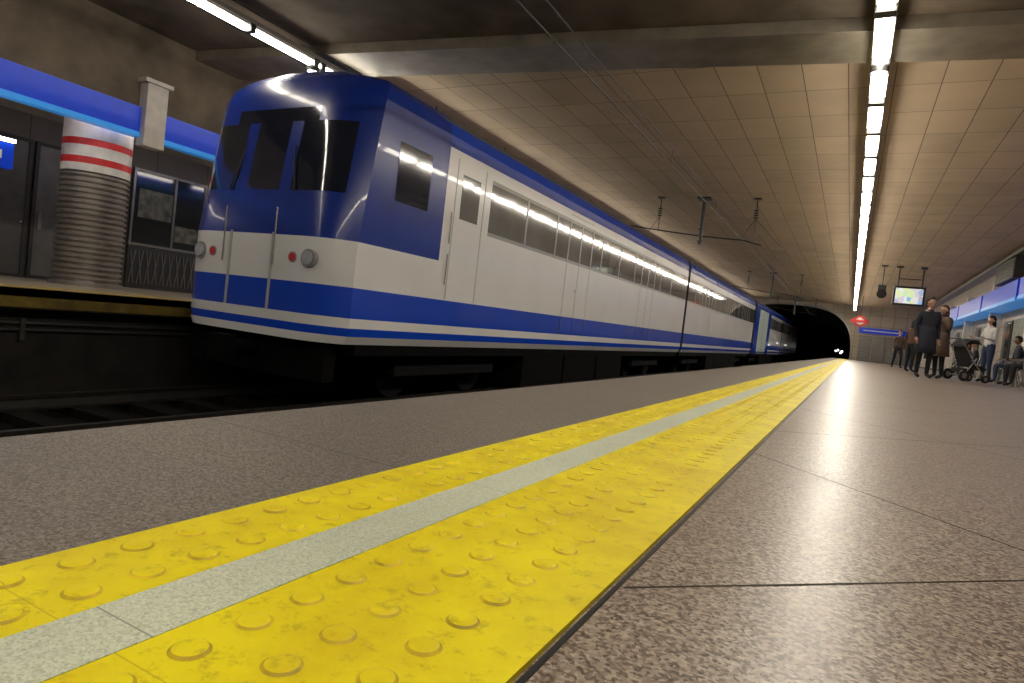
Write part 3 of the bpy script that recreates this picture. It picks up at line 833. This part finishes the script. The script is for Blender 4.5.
    if bag:
        h = Vector(P['wr'])+Vector((0, 0, -.1))
        b.box((h.x-.05, h.y-.16, h.z-.33), (h.x+.05, h.y+.16, h.z-.06), bag)
        b.path([(h.x, h.y-.1, h.z-.06), (h.x, h.y, h.z+.03), (h.x, h.y+.1, h.z-.06)], .008, bag, 6)
    b.v = [(x*s, y*s, z*s) for x, y, z in b.v]
    return b.obj(name, loc=loc, rz=rz)

C = lambda n, c: mk(n, c, 0.85, bump=0.2, bscale=150)
c_dark = C('coat_charcoal', (0.02, 0.022, 0.035)); c_jean = C('jeans', (0.03, 0.045, 0.09)); c_brown = C('jacket_brown', (0.10, 0.065, 0.045))
c_white = C('shirt_white', (0.62, 0.60, 0.58)); c_grey = C('sweater_grey', (0.08, 0.08, 0.085)); c_red = C('jacket_dark_brown', (0.09, 0.05, 0.035)); c_blk = C('trousers_black', (0.012, 0.012, 0.014))
h_dk = C('hair_dark', (0.015, 0.01, 0.007)); h_br = C('hair_brown', (0.07, 0.035, 0.018))
person('standing_man', (1.42, 16.6, 0), 0.35, 'stand', c_dark, c_blk, h_dk, s=1.0, coat=True, head_turn=0.4)
person('standing_woman', (1.80, 17.6, 0), -0.9, 'stand', c_brown, c_blk, h_br, s=0.96, coat=True, hairlong=True, arms='raise', female=True, bag=M_black)
person('standing_woman', (1.72, 24.5, 0), 2.4, 'stand', c_red, c_blk, h_dk, s=0.96, hairlong=True, female=True)
person('walking_man', (1.95, 35, 0), 0.2, 'walk', c_brown, c_blk, h_dk)
person('walking_man', (2.75, 40, 0), 3.0, 'walk', c_grey, c_jean, h_dk)
person('seated_man', (4.0, 29.2, 0), -math.pi/2, 'sit', c_dark, c_jean, h_dk, arms='lap', head_turn=0.3)
person('seated_woman', (4.0, 30.6, 0), -math.pi/2, 'sit', c_grey, c_blk, h_br, arms='lap', hairlong=True, female=True, s=.97)
person('seated_man', (3.95, 20.6, 0), -math.pi/2, 'sit', c_grey, c_blk, h_dk, arms='lap', head_turn=-0.4)
person('seated_man', (3.95, 22.0, 0), -math.pi/2, 'sit', c_dark, c_jean, h_dk, arms='lap', skin=SK2)
person('seated_woman', (3.95, 19.9, 0), -math.pi/2, 'sit', c_dark, c_blk, h_br, arms='lap', hairlong=True, female=True)
person('standing_woman', (3.2, 20.9, 0), -1.0, 'stand', c_white, c_jean, h_dk, arms='push', hairlong=True, female=True)

b = MB()
for sx in (-0.25, 0.25):
    for yy, r in ((-0.32, .10), (0.30, .14)):
        b.cyl((sx-.025, yy, r), (sx+.025, yy, r), r, r, M_black, 20); b.cyl((sx-.03, yy, r), (sx+.03, yy, r), r*.5, r*.5, M_grey, 14)
    b.path([(sx, -.32, .10), (sx*.95, 0.08, .55), (sx*.9, .42, 1.0), (sx*.9, .50, 1.05)], .014, M_grey, 8)
    b.path([(sx, .30, .14), (sx*.95, -.02, .60)], .014, M_grey, 8)
b.cyl((-.225, .50, 1.05), (.225, .50, 1.05), .018, .018, M_black, 8)
b.cyl((-.25, .30, .14), (.25, .30, .14), .012, .012, M_grey, 8)
fab = C('stroller_fabric', (0.015, 0.015, 0.017))
vs = []; fs = []
pts = [(-.38, .36), (-.22, .42), (0.05, .42), (.18, .70), (.26, .95)]
for yy, zz in pts: vs += [(-.2, yy, zz), (.2, yy, zz), (-.2, yy+.03, zz-.06), (.2, yy+.03, zz-.06)]
for i in range(4):
    a = i*4; c = a+4; fs += [(a, a+1, c+1, c), (a+2, c+2, c+3, a+3), (a, c, c+2, a+2), (a+1, a+3, c+3, c+1)]
b.add(vs, fs, fab)
n = 8; vs = []; fs = []
for i in range(n+1):
    t = math.pi*0.95*i/n*0.75+0.25
    for x, k in ((-.22, .92), (-.1, 1), (.1, 1), (.22, .92)): vs.append((x, .08+.30*math.cos(t)*k, .78+.30*math.sin(t)*k))
for i in range(n):
    for j in range(3): fs.append((i*4+j, i*4+j+1, i*4+5+j, i*4+4+j))
b.add(vs, fs, fab, True)
b.box((-.18, -.05, .2), (.18, .28, .32), fab)
b.obj('baby_stroller', loc=(2.66, 19.95, 0), rz=2.2)

# ------------------------------------------------------------------ world & camera
w = bpy.data.worlds.new('world'); scene.world = w; w.use_nodes = True
w.node_tree.nodes['Background'].inputs[0].default_value = (0.02, 0.018, 0.015, 1)
w.node_tree.nodes['Background'].inputs[1].default_value = 0.3
cam = bpy.data.cameras.new('camera'); co = bpy.data.objects.new('camera', cam); scene.collection.objects.link(co)
cam.sensor_width = 36; cam.lens = 22.5; cam.clip_start = 0.02; cam.clip_end = 300
dy = Vector((338, -14.5, -640)).normalized()
hz = Vector((1, -0.115, 0))
n = hz.cross(dy).normalized()
if n.y < 0: n = -n
dx = dy.cross(n)
co.matrix_world = Matrix.Translation((0, 0, 0.3)) @ Matrix((dx, dy, n)).to_4x4()
scene.camera = co
